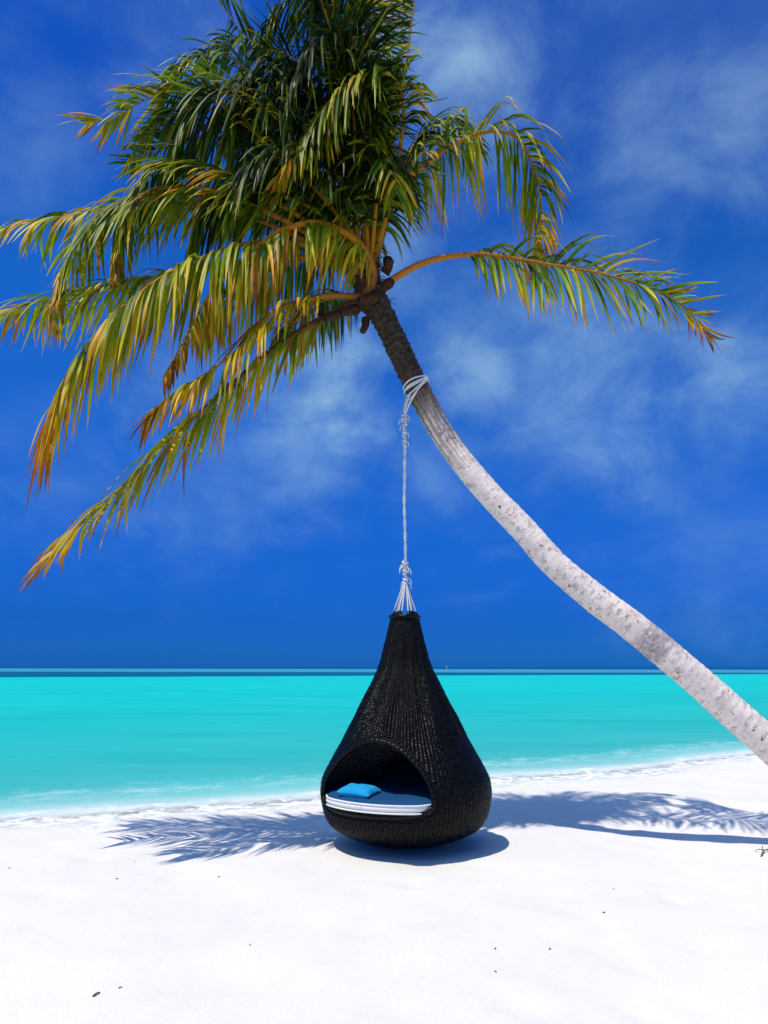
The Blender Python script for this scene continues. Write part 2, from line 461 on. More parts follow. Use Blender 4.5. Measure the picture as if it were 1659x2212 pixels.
# radius along the trunk
cum = [0]
for a, b in zip(tp, tp[1:]): cum.append(cum[-1] + (b - a).length)
def trunk_r(s):
    L = s * cum[-1]
    for i in range(len(cum) - 1):
        if L <= cum[i + 1]: return lerp(tr_[i], tr_[i + 1], (L - cum[i]) / (cum[i + 1] - cum[i]))
    return tr_[-1]

palm = empty('palm_tree', (tp[0].x, tp[0].y, 0))
tag(palm, 'tall leaning coconut palm with pale curved trunk on the white beach', 'palm tree')
mb = MB(); n = 40; rings = []; up = Vector((0, -1, 0)); rp = rnd.random()
ringpos = []; s = 0
while s < 1: ringpos.append(s); s += rnd.uniform(.0060, .0125)
def ring_profile(s):
    for a, b in zip(ringpos, ringpos[1:]):
        if a <= s < b: return (s - a) / (b - a), a
    return 0.5, 0
for i, p in enumerate(tpts):
    s = i / (NTR - 1)
    t = (tpts[min(i + 1, NTR - 1)] - tpts[max(i - 1, 0)]).normalized()
    up = (up - t * up.dot(t)).normalized(); b = t.cross(up)
    R = trunk_r(s); ring = []
    for j in range(n):
        a = 2 * math.pi * j / n
        prof, seed = ring_profile(s + .0016 * math.sin(a + seed * 90 if i else 0))
        rough = lerp(.035, .15, sstep(.68, .82, s))
        rr = R * (1 + rough * (prof - .5) + .035 * noise.noise(Vector((math.cos(a) * 1.4, math.sin(a) * 1.4, s * 22))) + lerp(.02, .12, sstep(.7, .85, s)) * noise.noise(Vector((math.cos(a) * 4, math.sin(a) * 4, s * 110))))
        ring.append(mb.add(p + (up * math.cos(a) + b * math.sin(a)) * rr, (s, .5 + .5 * math.sin(a / 2 if a < math.pi else math.pi - a / 2), prof)))
    rings.append(ring)
for r0, r1 in zip(rings, rings[1:]):
    for j in range(n): mb.f.append((r0[j], r0[(j + 1) % n], r1[(j + 1) % n], r1[j]))
mb.f.append(tuple(rings[-1])); mb.f.append(tuple(reversed(rings[0])))
mb.build('trunk', M['bark'], palm)

# --- fronds ---------------------------------------------------------------
def leaflet(mb, p0, d0, wdir, L, W, droop, tint0, tint1, rv, curl, seg=6):
    """one folded strap leaf that bends under its own weight"""
    p = Vector(p0); ds = L / seg; down = Vector((0, 0, -1)); prev = None
    side = curl
    for k in range(seg + 1):
        t = k / seg
        d = (d0 + down * droop * (t ** 1.1) + side * t * t).normalized()
        if k: p = p + d * ds
        wv = (wdir - d * wdir.dot(d)).normalized(); nv = d.cross(wv)
        ww = W * (1.0 if t < .45 else max(1 - ((t - .45) / .55) ** 1.5, .04)) * (.45 + .55 * sstep(0, .12, t))
        tint = lerp(tint0, tint1, t ** 1.6)
        c = (tint, rv, t)
        a = mb.add(p - wv * ww * .5 + nv * ww * .16, c); m = mb.add(p, c); b = mb.add(p + wv * ww * .5 + nv * ww * .16, c)
        if prev:
            mb.f.append((prev[0], prev[1], m, a)); mb.f.append((prev[1], prev[2], b, m))
        prev = (a, m, b)

def frond(pts, L=.6, start=.22, roll=0, rend=None, dp=(1.2, 1.2), dm=(1.2, 1.2), age_shade=.2, tip=.35, n=70, fwd=.65, rad=.030, indiv=False,
          rcol=.45, wide=.026, vbeta=.15, label=None, prof=1.0, shred=.12, wind=(0, 0, 0), skip=None):
    w3 = [P(*q) for q in pts]
    N = 64
    line, length = spline(w3, N)
    mbr = MB()
    radii = [max(rad * (1 - .93 * (i / (N - 1)) ** .75), .0035) * (1 + 1.1 * max(0, 1 - i / 5.0)) for i in range(N)]
    mbr.tube(line, radii, 7, True, lambda s, a: (s, min(rcol + .25 * age_shade, 1), 0))
    fr = mbr.build('frond', M['rachis'], palm)
    if label: fr['label'] = label
    H = Vector((w3[-1].x - w3[0].x, w3[-1].y - w3[0].y, 0)).normalized()
    S0 = H.cross(Vector((0, 0, 1)))
    mbl = MB(); wnd = Vector(wind)
    for side in (1, -1):
        for i in range(n):
            u = (i + rnd.uniform(-.35, .35)) / n
            u = min(max(u, 0), 1)
            s = start + (1 - start) * u
            if skip and skip(u, side): continue
            if (not indiv and noise.noise(Vector((u * 13, side * 7.3, length * 31))) > .34) or (not indiv and rnd.random() < .05): continue
            f = s * (N - 1); k = min(int(f), N - 2)
            p = line[k].lerp(line[k + 1], f - k)
            T = (line[min(k + 2, N - 1)] - line[max(k - 1, 0)]).normalized()
            Sv = (S0 - T * S0.dot(T)).normalized(); Nv = Sv.cross(T)
            r = math.radians(lerp(roll, roll if rend is None else rend, u ** 1.5))
            Sr = Sv * math.cos(r) + Nv * math.sin(r); Nr = Nv * math.cos(r) - Sv * math.sin(r)
            dr = lerp(*(dp if side > 0 else dm), u) * rnd.uniform(.6, 1.4)
            a = lerp(fwd * .8, fwd * 1.25, u ** 2) * rnd.uniform(.85, 1.15)
            b = vbeta + rnd.uniform(-.16, .16)
            d0 = (T * a + Sr * side * (1 - .12 * u * u) + Nr * b + Vector((rnd.gauss(0, .11), rnd.gauss(0, .11), rnd.gauss(0, .11)))).normalized()
            ln = L * (sstep(-.35, .28, u) * .95 + .05) * (1 - .50 * sstep(.55, 1.0, u) * prof) * rnd.uniform(.84, 1.1)
            if rnd.random() < shred: ln *= rnd.uniform(.4, .8)
            wd = T + Vector((rnd.gauss(0, .30), rnd.gauss(0, .30), rnd.gauss(0, .30)))
            tb = age_shade * .55 + rnd.uniform(-.06, .14) + .34 * sstep(.72, 1, u) * tip * 2
            te = tb + tip * rnd.uniform(.25, 1.25) + .25 * tip * sstep(.6, 1, u)
            if rnd.random() < .06 + .12 * age_shade: tb += .3; te += .3
            tgt = MB() if indiv else mbl
            leaflet(tgt, p + Sr * side * radii[k] * .6, d0, wd, ln, wide * rnd.uniform(.8, 1.2), dr, min(max(tb, 0), .95), min(max(te, 0), 1), rnd.random(),
                    Vector((rnd.gauss(0, .16), rnd.gauss(0, .16), rnd.gauss(0, .1))) + wnd)
            if indiv: tgt.build('leaflet', M['leaf'], None).parent = fr
    if not indiv:
        lo = mbl.build('leaflets', M['leaf'], None); lo.parent = fr; lo['kind'] = 'stuff'
    return fr

# fix parenting of leaflets: frond meshes are modelled in world coordinates with an offset parent, so their children share that frame
B = (798, 612, 5.73)
# right-hand long frond
frond([(800, 648, 5.72), (848, 604, 5.66), (930, 563, 5.6), (1040, 550, 5.55), (1180, 571, 5.5), (1300, 592, 5.45), (1410, 626, 5.42), (1490, 672, 5.4), (1528, 730, 5.4)],
      L=.72, start=.31, roll=-58, rend=-34, dp=(2.2, .5), dm=(2.0, -.3), age_shade=.38, tip=.60, n=73, fwd=.42, rad=.036, indiv=True, rcol=.62, wide=.027, label='long frond reaching far right with tattered yellow tips')
# low long frond reaching down left
frond([(775, 655, 5.70), (690, 692, 5.62), (594, 752, 5.58), (519, 815, 5.56), (448, 878, 5.55), (358, 957, 5.55), (269, 1051, 5.55), (182, 1124, 5.55), (130, 1178, 5.55), (82, 1236, 5.55)],
      L=.80, start=.10, roll=14, dp=(2.4, .1), dm=(3.2, .7), age_shade=.62, tip=.40, n=74, fwd=.55, rad=.036, indiv=True, rcol=.80, wide=.031, label='lowest frond sloping down to the left')
# bright yellow-ribbed frond arching over in front
frond([(797, 640, 5.71), (803, 575, 5.61), (770, 521, 5.51), (722, 491, 5.45), (677, 481, 5.39), (638, 488, 5.34), (589, 507, 5.30), (537, 551, 5.25), (483, 594, 5.24), (430, 672, 5.22), (387, 755, 5.20), (352, 815, 5.20)],
      L=.66, start=.10, roll=-4, prof=1.45, dp=(4.2, 3.53), dm=(4.2, 3.65), age_shade=.66, tip=.40, n=90, fwd=.5, rad=.042, vbeta=-.55, rcol=.55, wide=.027, label='yellow ribbed frond arching over in front of the crown')

# arching frond upper right
frond([(802, 600, 5.72), (815, 520, 5.71), (842, 448, 5.69), (900, 372, 5.71), (980, 312, 5.76), (1060, 284, 5.79), (1120, 300, 5.82), (1156, 370, 5.86), (1170, 455, 5.86), (1160, 555, 5.86)],
      L=.80, start=.22, roll=10, dp=(1.5, 3.53), dm=(.6, 3.41), age_shade=.46, tip=.55, n=112, fwd=.5, rad=.038, rcol=.62)
# lit frond drooping toward us in the middle of the crown
frond([(800, 590, 5.72), (845, 420, 5.65), (872, 250, 5.54), (850, 170, 5.45), (792, 162, 5.36), (732, 198, 5.30), (665, 284, 5.27), (596, 385, 5.25)],
      L=.78, start=.40, roll=0, dp=(2.6, 3.53), dm=(2.6, 3.53), age_shade=.42, tip=.34, n=84, rcol=.45, wide=.0275)
# tall frond at the crown's right edge
frond([(800, 600, 5.73), (828, 420, 5.75), (862, 230, 5.76), (884, 90, 5.76), (897, -20, 5.75), (900, -140, 5.70)],
      L=.85, start=.25, roll=0, dp=(.5, .3), dm=(.5, .3), age_shade=.30, tip=.22, n=90, fwd=.6, wind=(-.5, 0, -.2), rcol=.3, vbeta=2.4)
# upright fronds that leave the top of the frame
frond([B, (770, 420, 5.70), (705, 250, 5.67), (640, 130, 5.64), (545, 90, 5.61), (462, -10, 5.58)], L=.62, start=.25, dp=(.7, .4), dm=(.7, .4), age_shade=.18, tip=.2, n=80)
frond([B, (790, 400, 5.76), (745, 200, 5.82), (695, 50, 5.86), (610, -60, 5.82)], L=.8, start=.2, dp=(1.0, .8), dm=(1.0, .8), age_shade=.1, tip=.15, n=90, wide=.0275)
frond([B, (805, 380, 5.73), (790, 180, 5.70), (755, 40, 5.64), (690, -20, 5.58), (610, 10, 5.51), (560, 80, 5.48)], L=.8, start=.22, dp=(1.6, 3.16), dm=(1.6, 3.16), age_shade=.1, tip=.15, n=90, wide=.0275)
frond([B, (800, 350, 5.82), (795, 150, 5.89), (785, -60, 5.92), (770, -200, 5.89)], L=.6, start=.2, dp=(.6, .5), dm=(.6, .5), age_shade=.15, tip=.2, n=90, wide=.0275)
frond([B, (780, 360, 5.89), (750, 150, 6.04), (710, 0, 6.13), (650, -80, 6.13)], L=.75, start=.2, dp=(.9, .9), dm=(.9, .9), age_shade=.1, tip=.15, n=90, wide=.03)
frond([B, (770, 400, 5.95), (690, 220, 6.13), (600, 110, 6.26), (510, 80, 6.32), (440, 120, 6.32)], L=.75, start=.25, dp=(1.2, 2.91), dm=(1.2, 2.91), age_shade=.12, tip=.2, n=84, wide=.0275)
# fronds of the upper left
frond([B, (745, 420, 5.67), (660, 270, 5.64), (570, 180, 5.61), (490, 122, 5.58), (425, 120, 5.54), (368, 165, 5.53), (345, 225, 5.51)], L=.66, start=.3, roll=8, dp=(.7, .9), dm=(1.0, 2.91), age_shade=.28, tip=.3, n=80)
frond([B, (735, 450, 5.64), (640, 320, 5.61), (560, 240, 5.58), (455, 188, 5.54), (393, 196, 5.53), (317, 214, 5.51), (250, 252, 5.51), (185, 268, 5.51)], L=.66, start=.32, roll=6, dp=(1.0, .3), dm=(1.6, .8), age_shade=.46, tip=.34, n=120)
frond([B, (720, 470, 5.73), (620, 380, 5.76), (500, 310, 5.79), (400, 300, 5.82), (320, 330, 5.82), (270, 355, 5.82)], L=.5, start=.3, dp=(1.0, .4), dm=(1.0, .4), age_shade=.12, tip=.2, n=84)
frond([B, (725, 460, 5.62), (620, 350, 5.58), (520, 265, 5.55), (430, 232, 5.52), (350, 262, 5.5), (290, 320, 5.48)], L=.56, start=.32, roll=4, dp=(1.4, .8), dm=(1.6, .8), age_shade=.26, tip=.3, n=100)
# curtain fronds in the heart of the crown, leaf colour darkened for the shade there
frond([B, (720, 450, 5.61), (636, 316, 5.51), (603, 262, 5.46), (557, 223, 5.42), (510, 205, 5.39), (450, 215, 5.36), (400, 265, 5.34), (375, 350, 5.33)], L=.85, start=.22, dp=(2.4, 3.53), dm=(2.4, 3.53), age_shade=.12, tip=.2, n=100, wide=.0275)
frond([B, (730, 440, 5.54), (660, 360, 5.45), (590, 340, 5.39), (530, 380, 5.34), (490, 470, 5.33)], L=.75, start=.22, dp=(2.2, 3.53), dm=(2.2, 3.53), age_shade=.16, tip=.22, n=90, wide=.0275)
frond([B, (745, 400, 5.73), (690, 250, 5.70), (640, 170, 5.64), (580, 150, 5.58), (530, 190, 5.51), (500, 270, 5.48)], L=.9, start=.2, dp=(2.2, 3.53), dm=(2.2, 3.53), age_shade=.03, tip=.15, n=100, wide=.03)
frond([B, (770, 380, 5.70), (745, 210, 5.64), (715, 120, 5.54), (670, 110, 5.45), (630, 180, 5.39), (610, 260, 5.36)], L=.9, start=.2, dp=(2.2, 3.53), dm=(2.2, 3.53), age_shade=.03, tip=.15, n=100, wide=.03)
frond([B, (790, 470, 5.64), (768, 355, 5.58), (765, 260, 5.51), (750, 210, 5.45), (720, 230, 5.36), (700, 310, 5.32)], L=.7, start=.3, dp=(2.4, 3.53), dm=(2.4, 3.53), age_shade=.25, tip=.3, n=80, rcol=.5)
frond([B, (700, 470, 5.64), (600, 420, 5.58), (515, 410, 5.53), (450, 450, 5.50), (415, 540, 5.48)], L=.7, start=.25, dp=(2.2, 3.41), dm=(2.2, 3.41), age_shade=.16, tip=.25, n=90)
frond([B, (780, 420, 5.92), (720, 280, 6.07), (640, 220, 6.17), (560, 240, 6.23), (500, 320, 6.26)], L=.85, start=.2, dp=(1.8, 3.28), dm=(1.8, 3.28), age_shade=.08, tip=.12, n=90, wide=.03)
frond([B, (740, 500, 5.95), (650, 420, 6.13), (560, 400, 6.26), (480, 440, 6.32)], L=.8, start=.2, dp=(1.8, 3.28), dm=(1.8, 3.28), age_shade=.10, tip=.15, n=84, wide=.0275)
frond([B, (845, 450, 5.89), (885, 330, 6.07), (930, 270, 6.20), (990, 270, 6.32), (1040, 330, 6.38)], L=.75, start=.25, dp=(1.6, 3.28), dm=(1.6, 3.28), age_shade=.22, tip=.3, n=80)
frond([B, (810, 470, 5.61), (820, 380, 5.51), (835, 330, 5.42), (850, 350, 5.33), (858, 420, 5.30)], L=.6, start=.3, dp=(2.0, 3.41), dm=(2.0, 3.41), age_shade=.22, tip=.25, n=64)
# young fronds above the frame's top edge, which shade the heart of the crown
frond([B, (775, 330, 5.64), (720, 80, 5.54), (640, -120, 5.45), (520, -230, 5.36), (400, -240, 5.30), (310, -170, 5.27)], L=.8, start=.25, dp=(.8, .8), dm=(.8, .8), age_shade=.08, tip=.15, n=90, wide=.03)
frond([B, (770, 330, 5.61), (730, 60, 5.48), (680, -150, 5.36), (600, -280, 5.24), (510, -300, 5.14)], L=.75, start=.25, dp=(.7, .7), dm=(.7, .7), age_shade=.08, tip=.15, n=90, wide=.03)
frond([B, (780, 330, 5.64), (760, 60, 5.51), (740, -160, 5.39), (710, -320, 5.27), (670, -400, 5.14)], L=.7, start=.25, dp=(.7, .7), dm=(.7, .7), age_shade=.08, tip=.15, n=90, wide=.03)
# sunlit fronds on the left
frond([B, (690, 500, 5.65), (570, 420, 5.58), (460, 362, 5.51), (385, 348, 5.46), (330, 372, 5.44), (285, 430, 5.42), (255, 500, 5.40), (240, 590, 5.39)], L=.80, start=.30, roll=4, dp=(.7, .4), dm=(1.5, 1.0), fwd=.8, age_shade=.44, tip=.32, n=110, rad=.036, vbeta=-.3, rcol=.5, wide=.0275)
frond([B, (690, 520, 5.61), (560, 450, 5.51), (430, 405, 5.44), (310, 415, 5.39), (225, 455, 5.36), (165, 522, 5.33), (125, 605, 5.32), (100, 690, 5.30)], L=.74, start=.30, roll=8, dp=(.6, .3), dm=(1.5, .9), fwd=.8, age_shade=.52, tip=.32, n=90, rad=.036, vbeta=-.3, rcol=.6, wide=.0275)
frond([B, (680, 530, 5.70), (540, 470, 5.70), (390, 440, 5.70), (230, 452, 5.70), (107, 476, 5.70), (-20, 500, 5.70), (-110, 540, 5.70)], L=.58, start=.34, roll=5, dp=(.9, .7), dm=(1.4, 2.91), age_shade=.58, tip=.32, n=84, rcol=.5)
frond([B, (690, 560, 5.67), (570, 560, 5.65), (430, 585, 5.64), (300, 605, 5.64), (215, 625, 5.64), (72, 655, 5.64), (-70, 705, 5.64)], L=.66, start=.26, roll=5, dp=(1.6, .8), dm=(2.6, 1.4), age_shade=.56, tip=.36, n=100, rcol=.5)
frond([B, (680, 535, 5.60), (556, 523, 5.40), (440, 555, 5.22), (358, 594, 5.06), (286, 645, 4.96), (215, 712, 4.88), (155, 800, 4.82), (122, 870, 4.78), (104, 935, 4.76)], L=.80, start=.20, roll=0, dp=(4.2, 4.03), dm=(4.2, 4.03), age_shade=.60, tip=.42, n=112, fwd=.42, rcol=.55, wide=.028, prof=.5)
frond([(790, 645, 5.70), (700, 640, 5.55), (594, 672, 5.36), (519, 750, 5.22), (448, 806, 5.12), (394, 838, 5.06), (350, 872, 5.02), (318, 908, 5.0)], L=.62, start=.18, roll=5, dp=(1.8, .8), dm=(2.2, 3.03), age_shade=.78, tip=.36, n=84, rcol=.55)
frond([(790, 640, 5.76), (740, 640, 5.89), (690, 650, 6.01), (640, 690, 6.10), (600, 760, 6.13)], L=.55, start=.15, dp=(2.2, 3.41), dm=(2.2, 3.41), age_shade=.30, tip=.3, n=60)
frond([B, (720, 560, 5.82), (620, 570, 5.95), (520, 620, 6.07), (440, 700, 6.13)], L=.6, start=.2, dp=(2.0, 3.41), dm=(2.0, 3.41), age_shade=.36, tip=.4, n=70)

# crown heart: fibrous sheath, old leaf stubs, husks and a bare dead stalk
mb = MB()
c0 = P(795, 620, 5.74); c1 = P(790, 560, 5.75); c2 = P(785, 500, 5.75)
line, _ = spline([P(812, 665, 5.74), P(797, 620, 5.74), P(795, 560, 5.75), P(795, 500, 5.76)], 24)
mb.tube(line, [.115 * (1 - (i / 23) ** 2 * .7) * (1 + .14 * noise.noise(Vector((i * .9, 2, 0)))) for i in range(24)], 14)
for k in range(110):
    a = rnd.uniform(0, 6.28); f = rnd.random(); p = line[int(f * 20)]
    d = Vector((math.cos(a), math.sin(a), rnd.uniform(-.5, .7))).normalized()
    q = p + d * .10
    mb.tube([q, q + d * rnd.uniform(.03, .12) + Vector((0, 0, rnd.uniform(-.06, .03)))], [.006, .001], 4, False)
mb.build('fibre_sheath', M['fibre'], palm)
for (x, y, d, ex, ey, ed, r) in ((790, 690, 5.68, 783, 716, 5.62, .034), (770, 668, 5.66, 735, 676, 5.58, .042), (745, 672, 5.62, 700, 690, 5.55, .036), (830, 590, 5.68, 842, 560, 5.62, .044), (812, 640, 5.62, 778, 650, 5.50, .050), (826, 622, 5.66, 846, 606, 5.60, .046)):
    mb = MB(); l, _ = spline([P(x, y, d), P((x + ex) / 2 + 3, (y + ey) / 2, (d + ed) / 2), P(ex, ey, ed)], 8)
    mb.tube(l, [r * (1.1 - .35 * i / 7) * (1 + .35 * noise.noise(Vector((i * 1.7, x, 0)))) for i in range(8)], 9)
    mb.build('leaf_stub', M['stub'], palm)
for (x, y, d, r) in ((838, 566, 5.70, .044), (690, 668, 5.6, .045)):
    bm = bmesh.new(); bmesh.ops.create_icosphere(bm, subdivisions=3, radius=r)
    for v in bm.verts:
        nrm = v.co.normalized(); v.co *= 1 + .10 * noise.noise(nrm * 1.7 + Vector((x, 0, 0))) + .06 * abs(math.sin(3 * math.atan2(v.co.y, v.co.x))); v.co.z *= 1.2
    me = bpy.data.meshes.new('coconut'); bm.to_mesh(me); bm.free(); me.materials.append(M['nut'])
    me.polygons.foreach_set('use_smooth', [True] * len(me.polygons))
    o = bpy.data.objects.new('coconut', me); COL.objects.link(o); me.transform(Matrix.Translation(P(x, y, d))); child(o, palm)
mb = MB(); l, _ = spline([P(830, 240, 5.85), P(880, 222, 5.85), (P(925, 220, 5.85)), P(968, 211, 5.85)], 14)
mb.tube(l, [.010 - .0006 * i for i in range(14)], 6); mb.build('dead_stalk', M['fibre'], palm)

# ------------------------------------------------------------------ hanging chair
AX = P(876, 1600, 5.7); AXX, AXY = AX.x, 5.70
# height and radius of the drop-shaped shell
prof_px = [(1333, 31, 5.7), (1345, 33, 5.7), (1400, 45, 5.7), (1440, 56, 5.7), (1490, 80, 5.7), (1545, 109, 5.7), (1590, 132, 5.7), (1628, 154, 5.7), (1660, 171, 5.68), (1683, 180.5, 5.66), (1719, 183.5, 5.62), (1766, 175, 5.55), (1794, 160, 5.48), (1814, 136, 5.42), (1824, 116, 5.40), (1831, 86, 5.44)]
prof = []
for y, r, d in prof_px:
    p = P(876, y, d); prof.append((p.z, r * mpp(P(876, y, 5.7))))
zb = prof[-1][0]
prof += [(zb - .006, .12), (zb - .008, .05), (zb - .0085, .0)]
pl, PLEN = spline([Vector((r, 0, z)) for z, r in prof], 150)
prof_s = [(p.z, max(p.x, 0)) for p in pl]                  # top to bottom
ZTOP, ZBOT = prof_s[0][0], prof_s[-1][0]
def shell_r(z):
    for (z0, r0), (z1, r1) in zip(prof_s, prof_s[1:]):
        if z1 <= z <= z0: return lerp(r0, r1, (z0 - z) / max(z0 - z1, 1e-6))
    return prof_s[0][1] if z > ZTOP else 0
OZ0, OZ1, OTC, OTH = .288, .745, math.radians(-28.5), math.radians(44)
def in_open(th, z, g=0.0):
    u = (th - OTC + math.pi) % (2 * math.pi) - math.pi
    zc = OZ0 + .095
    if z >= zc: return (abs(u) / (OTH + g)) ** 2.0 + ((z - zc) / (OZ1 - zc + g * .55)) ** 2.0 < 1
    return (abs(u) / (OTH + g)) ** 3 + ((zc - z) / (zc - OZ0 + g * .55)) ** 3 < 1
def fold(th, z):
    k = sstep(.62, 1.02, z) * sstep(ZTOP + .02, ZTOP - .3, z)
    return 1 + k * (.030 * math.sin(13 * th + 2.2 * math.sin(z * 3)) + .022 * math.sin(21 * th + 1 + 3 * z))
def sp(th, z, r): 
    r *= fold(th, z)
    return Vector((AXX + r * math.sin(th), AXY - r * math.cos(th), z))

chair = empty('hanging_chair', (AXX, AXY, ZBOT))
tag(chair, 'black woven drop shaped hanging chair just above the sand', 'hanging chair')
mb = MB(); NA = 200; rows = []
for (z, r) in prof_s[:-1]:
    rows.append([mb.add(sp(2 * math.pi * j / NA, z, r * .985)) for j in range(NA)])
bot = mb.add((AXX, AXY, ZBOT))
for i in range(len(rows) - 1):
    zc = (prof_s[i][0] + prof_s[i + 1][0]) / 2
    for j in range(NA):
        th = 2 * math.pi * (j + .5) / NA
        if in_open(th, zc): continue
        mb.f.append((rows[i][j], rows[i + 1][j], rows[i + 1][(j + 1) % NA], rows[i][(j + 1) % NA]))
for j in range(NA): mb.f.append((rows[-1][j], bot, rows[-1][(j + 1) % NA]))
shell = mb.build('shell', M['shell'], chair)
md = shell.modifiers.new('thickness', 'SOLIDIFY'); md.thickness = .022; md.offset = -1

# woven strands: each short bulged pad is one over-pass of a strand, outside and inside
def weave(name, inner):
    mb = MB(); rr_ = random.Random(5 + inner)
    nrow = 150
    pl2, _ = spline([Vector((r, 0, z)) for z, r in prof_s], nrow)
    for i in range(nrow - 2):
        z0, r0, z1, r1 = pl2[i].z, pl2[i].x, pl2[i + 1].z, pl2[i + 1].x
        zm, rm = (z0 + z1) / 2, (r0 + r1) / 2
        if inner and (zm > 1.05 or zm < .25): continue
        ncol = (110 if rm > .16 else 48) if inner else (112 if rm > .22 else (76 if rm > .13 else 44))
        for j in range(ncol):
            if inner and (i + j) % 2: continue
            tha = 2 * math.pi * (j + .07 - .4 * inner) / ncol; thb = 2 * math.pi * (j + .93 + .1 * inner) / ncol; thm = (tha + thb) / 2
            if in_open(thm, zm, .07): continue
            zo = 0 if inner or j % 2 else (z0 - z1) * .5
            if inner: hgt = -.010; base = -.031 - .015 * rm
            else: hgt = .0075; base = -.010
            hgt *= rr_.uniform(.7, 1.3); tilt = rr_.uniform(-.0022, .0022) * (0 if inner else 1); tw = rr_.uniform(-.0015, .0015)
            g = .10
            za, zb_ = lerp(z0, z1, g) + tw, lerp(z0, z1, 1 - g) + tw; ra, rb = lerp(r0, r1, g), lerp(r0, r1, 1 - g)
            za -= zo; zb_ -= zo; ra, rb = shell_r(za), shell_r(zb_)
            q = []
            for th, h in ((tha, 0), (lerp(tha, thb, .3), .95), (lerp(tha, thb, .7), .95), (thb, 0)):
                for z, r, e, tl in ((za, ra, .5, tilt), ((za + zb_) / 2, (ra + rb) / 2, 1, 0), (zb_, rb, .5, -tilt)):
                    q.append(mb.add(sp(th, z, max(r + base + (hgt - (base if not inner else base + .0)) * 0 + hgt * h * e + (tl if h else 0) + .006, .004))))
            for a in range(3):
                for b in range(2):
                    f = (q[a * 3 + b], q[a * 3 + b + 1], q[(a + 1) * 3 + b + 1], q[(a + 1) * 3 + b])
                    mb.f.append(f if not inner else f[::-1])
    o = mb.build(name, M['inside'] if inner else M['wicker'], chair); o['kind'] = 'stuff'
    return o
weave('wicker_weave', False); weave('wicker_weave', True)

# rolled rim round the opening
rim = []
for k in range(96):
    a = 2 * math.pi * k / 96; c, s_ = math.cos(a), math.sin(a); zc = OZ0 + .095
    if s_ >= 0: e = 2 / 2.0; u = math.copysign(abs(c) ** e, c); v = abs(s_) ** e; z = zc + (OZ1 - zc) * v
    else: e = 2 / 3; u = math.copysign(abs(c) ** e, c); v = abs(s_) ** e; z = zc - (zc - OZ0) * v
    th = OTC + OTH * u
    rim.append(sp(th, z, shell_r(z) - .004))
rim.append(rim[0].copy())
rl, _ = spline(rim, 260)
mb = MB(); mb.tube(rl, [.0165 + .0022 * math.sin(i * 1.55) for i in range(260)], 10, False)
mb.build('opening_rim', M['wicker'], chair)
# top rim and the loops the ropes pass through
mb = MB(); top = [sp(2 * math.pi * k / 48, ZTOP, prof_s[0][1]) for k in range(49)]
mb.tube(top, [.014 + .002 * math.sin(k * 2.1) for k in range(49)], 8, False)
mb.build('top_rim', M['wicker'], chair)
NLOOP = 6
loops = []
for k in range(NLOOP):
    th = math.radians(30 + 60 * k)
    a = sp(th - .33, ZTOP, prof_s[0][1]); b = sp(th + .33, ZTOP, prof_s[0][1]); m = sp(th, ZTOP + .035, prof_s[0][1] * .66)
    loops.append(m.copy())
    l, _ = spline([a - Vector((0, 0, .02)), a.lerp(m, .6) + Vector((0, 0, .012)), m, b.lerp(m, .6) + Vector((0, 0, .012)), b - Vector((0, 0, .02))], 16)
    mb = MB(); mb.tube(l, .0085, 7); mb.build('rope_loop', M['wicker'], chair)

# seat cushion: blue top darkened for shade, white boxing band and piping
CR, CZ0, CZ1 = .590, .302, .368
cush = empty('seat_cushion', (AXX, AXY, CZ0))
tag(cush, 'round blue topped cushion with white edge inside the black woven chair', 'cushion')
def cr(th): return CR * (1 + .006 * math.sin(3 * th + 1)) + .040 * sstep(.80, .55, abs(th - OTC))
def ring(mb, f, z, zf=0.0, N=96):
    return [mb.add((AXX + cr(t) * f * math.sin(t), AXY - cr(t) * f * math.cos(t), z + zf * noise.noise(Vector((math.sin(t) * 2, math.cos(t) * 2, f * 3))))) for t in [((k / N) * 2 - 1) * math.pi for k in range(N)]]
def skin(mb, rr):
    for a, b in zip(rr, rr[1:]):
        for k in range(len(a)): mb.f.append((a[k], a[(k + 1) % len(a)], b[(k + 1) % len(b)], b[k]))
mb = MB(); skin(mb, [ring(mb, .985, CZ1 - .002), ring(mb, .95, CZ1 + .012, .008), ring(mb, .85, CZ1 + .022, .016), ring(mb, .6, CZ1 + .026, .022), ring(mb, .3, CZ1 + .020, .022), ring(mb, .04, CZ1 + .012)])
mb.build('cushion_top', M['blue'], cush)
mb = MB(); skin(mb, [ring(mb, .90, CZ0 + .001), ring(mb, .97, CZ0 + .006), ring(mb, 1.0, CZ0 + .03), ring(mb, 1.006, (CZ0 + CZ1) / 2), ring(mb, 1.0, CZ1 - .022), ring(mb, .985, CZ1 - .003)])
r_ = [ring(mb, .90, CZ0 + .001)]; mb.f.append(tuple(r_[0]))
mb.build('cushion_band', M['white'], cush)
for z in (CZ0 + .012, CZ1 - .006):
    mb = MB(); l = [(AXX + cr(t) * .998 * math.sin(t), AXY - cr(t) * .998 * math.cos(t), z) for t in [((k / 96) * 2 - 1) * math.pi for k in range(97)]]
    mb.tube(l, .0055, 6, False); mb.build('piping', M['white'], cush)
# seam on the band
for ang in (-38, -30):
    t = math.radians(ang); mb = MB()
    l = [(AXX + cr(t) * f * math.sin(t), AXY - cr(t) * f * math.cos(t), z) for z, f in ((CZ0 + .012, 1.0), (CZ0 + .03, 1.004), ((CZ0 + CZ1) / 2, 1.009), (CZ1 - .022, 1.004), (CZ1 - .008, 1.0))]
    mb.tube(l, .0028, 5); mb.build('seam', M['white'], cush)

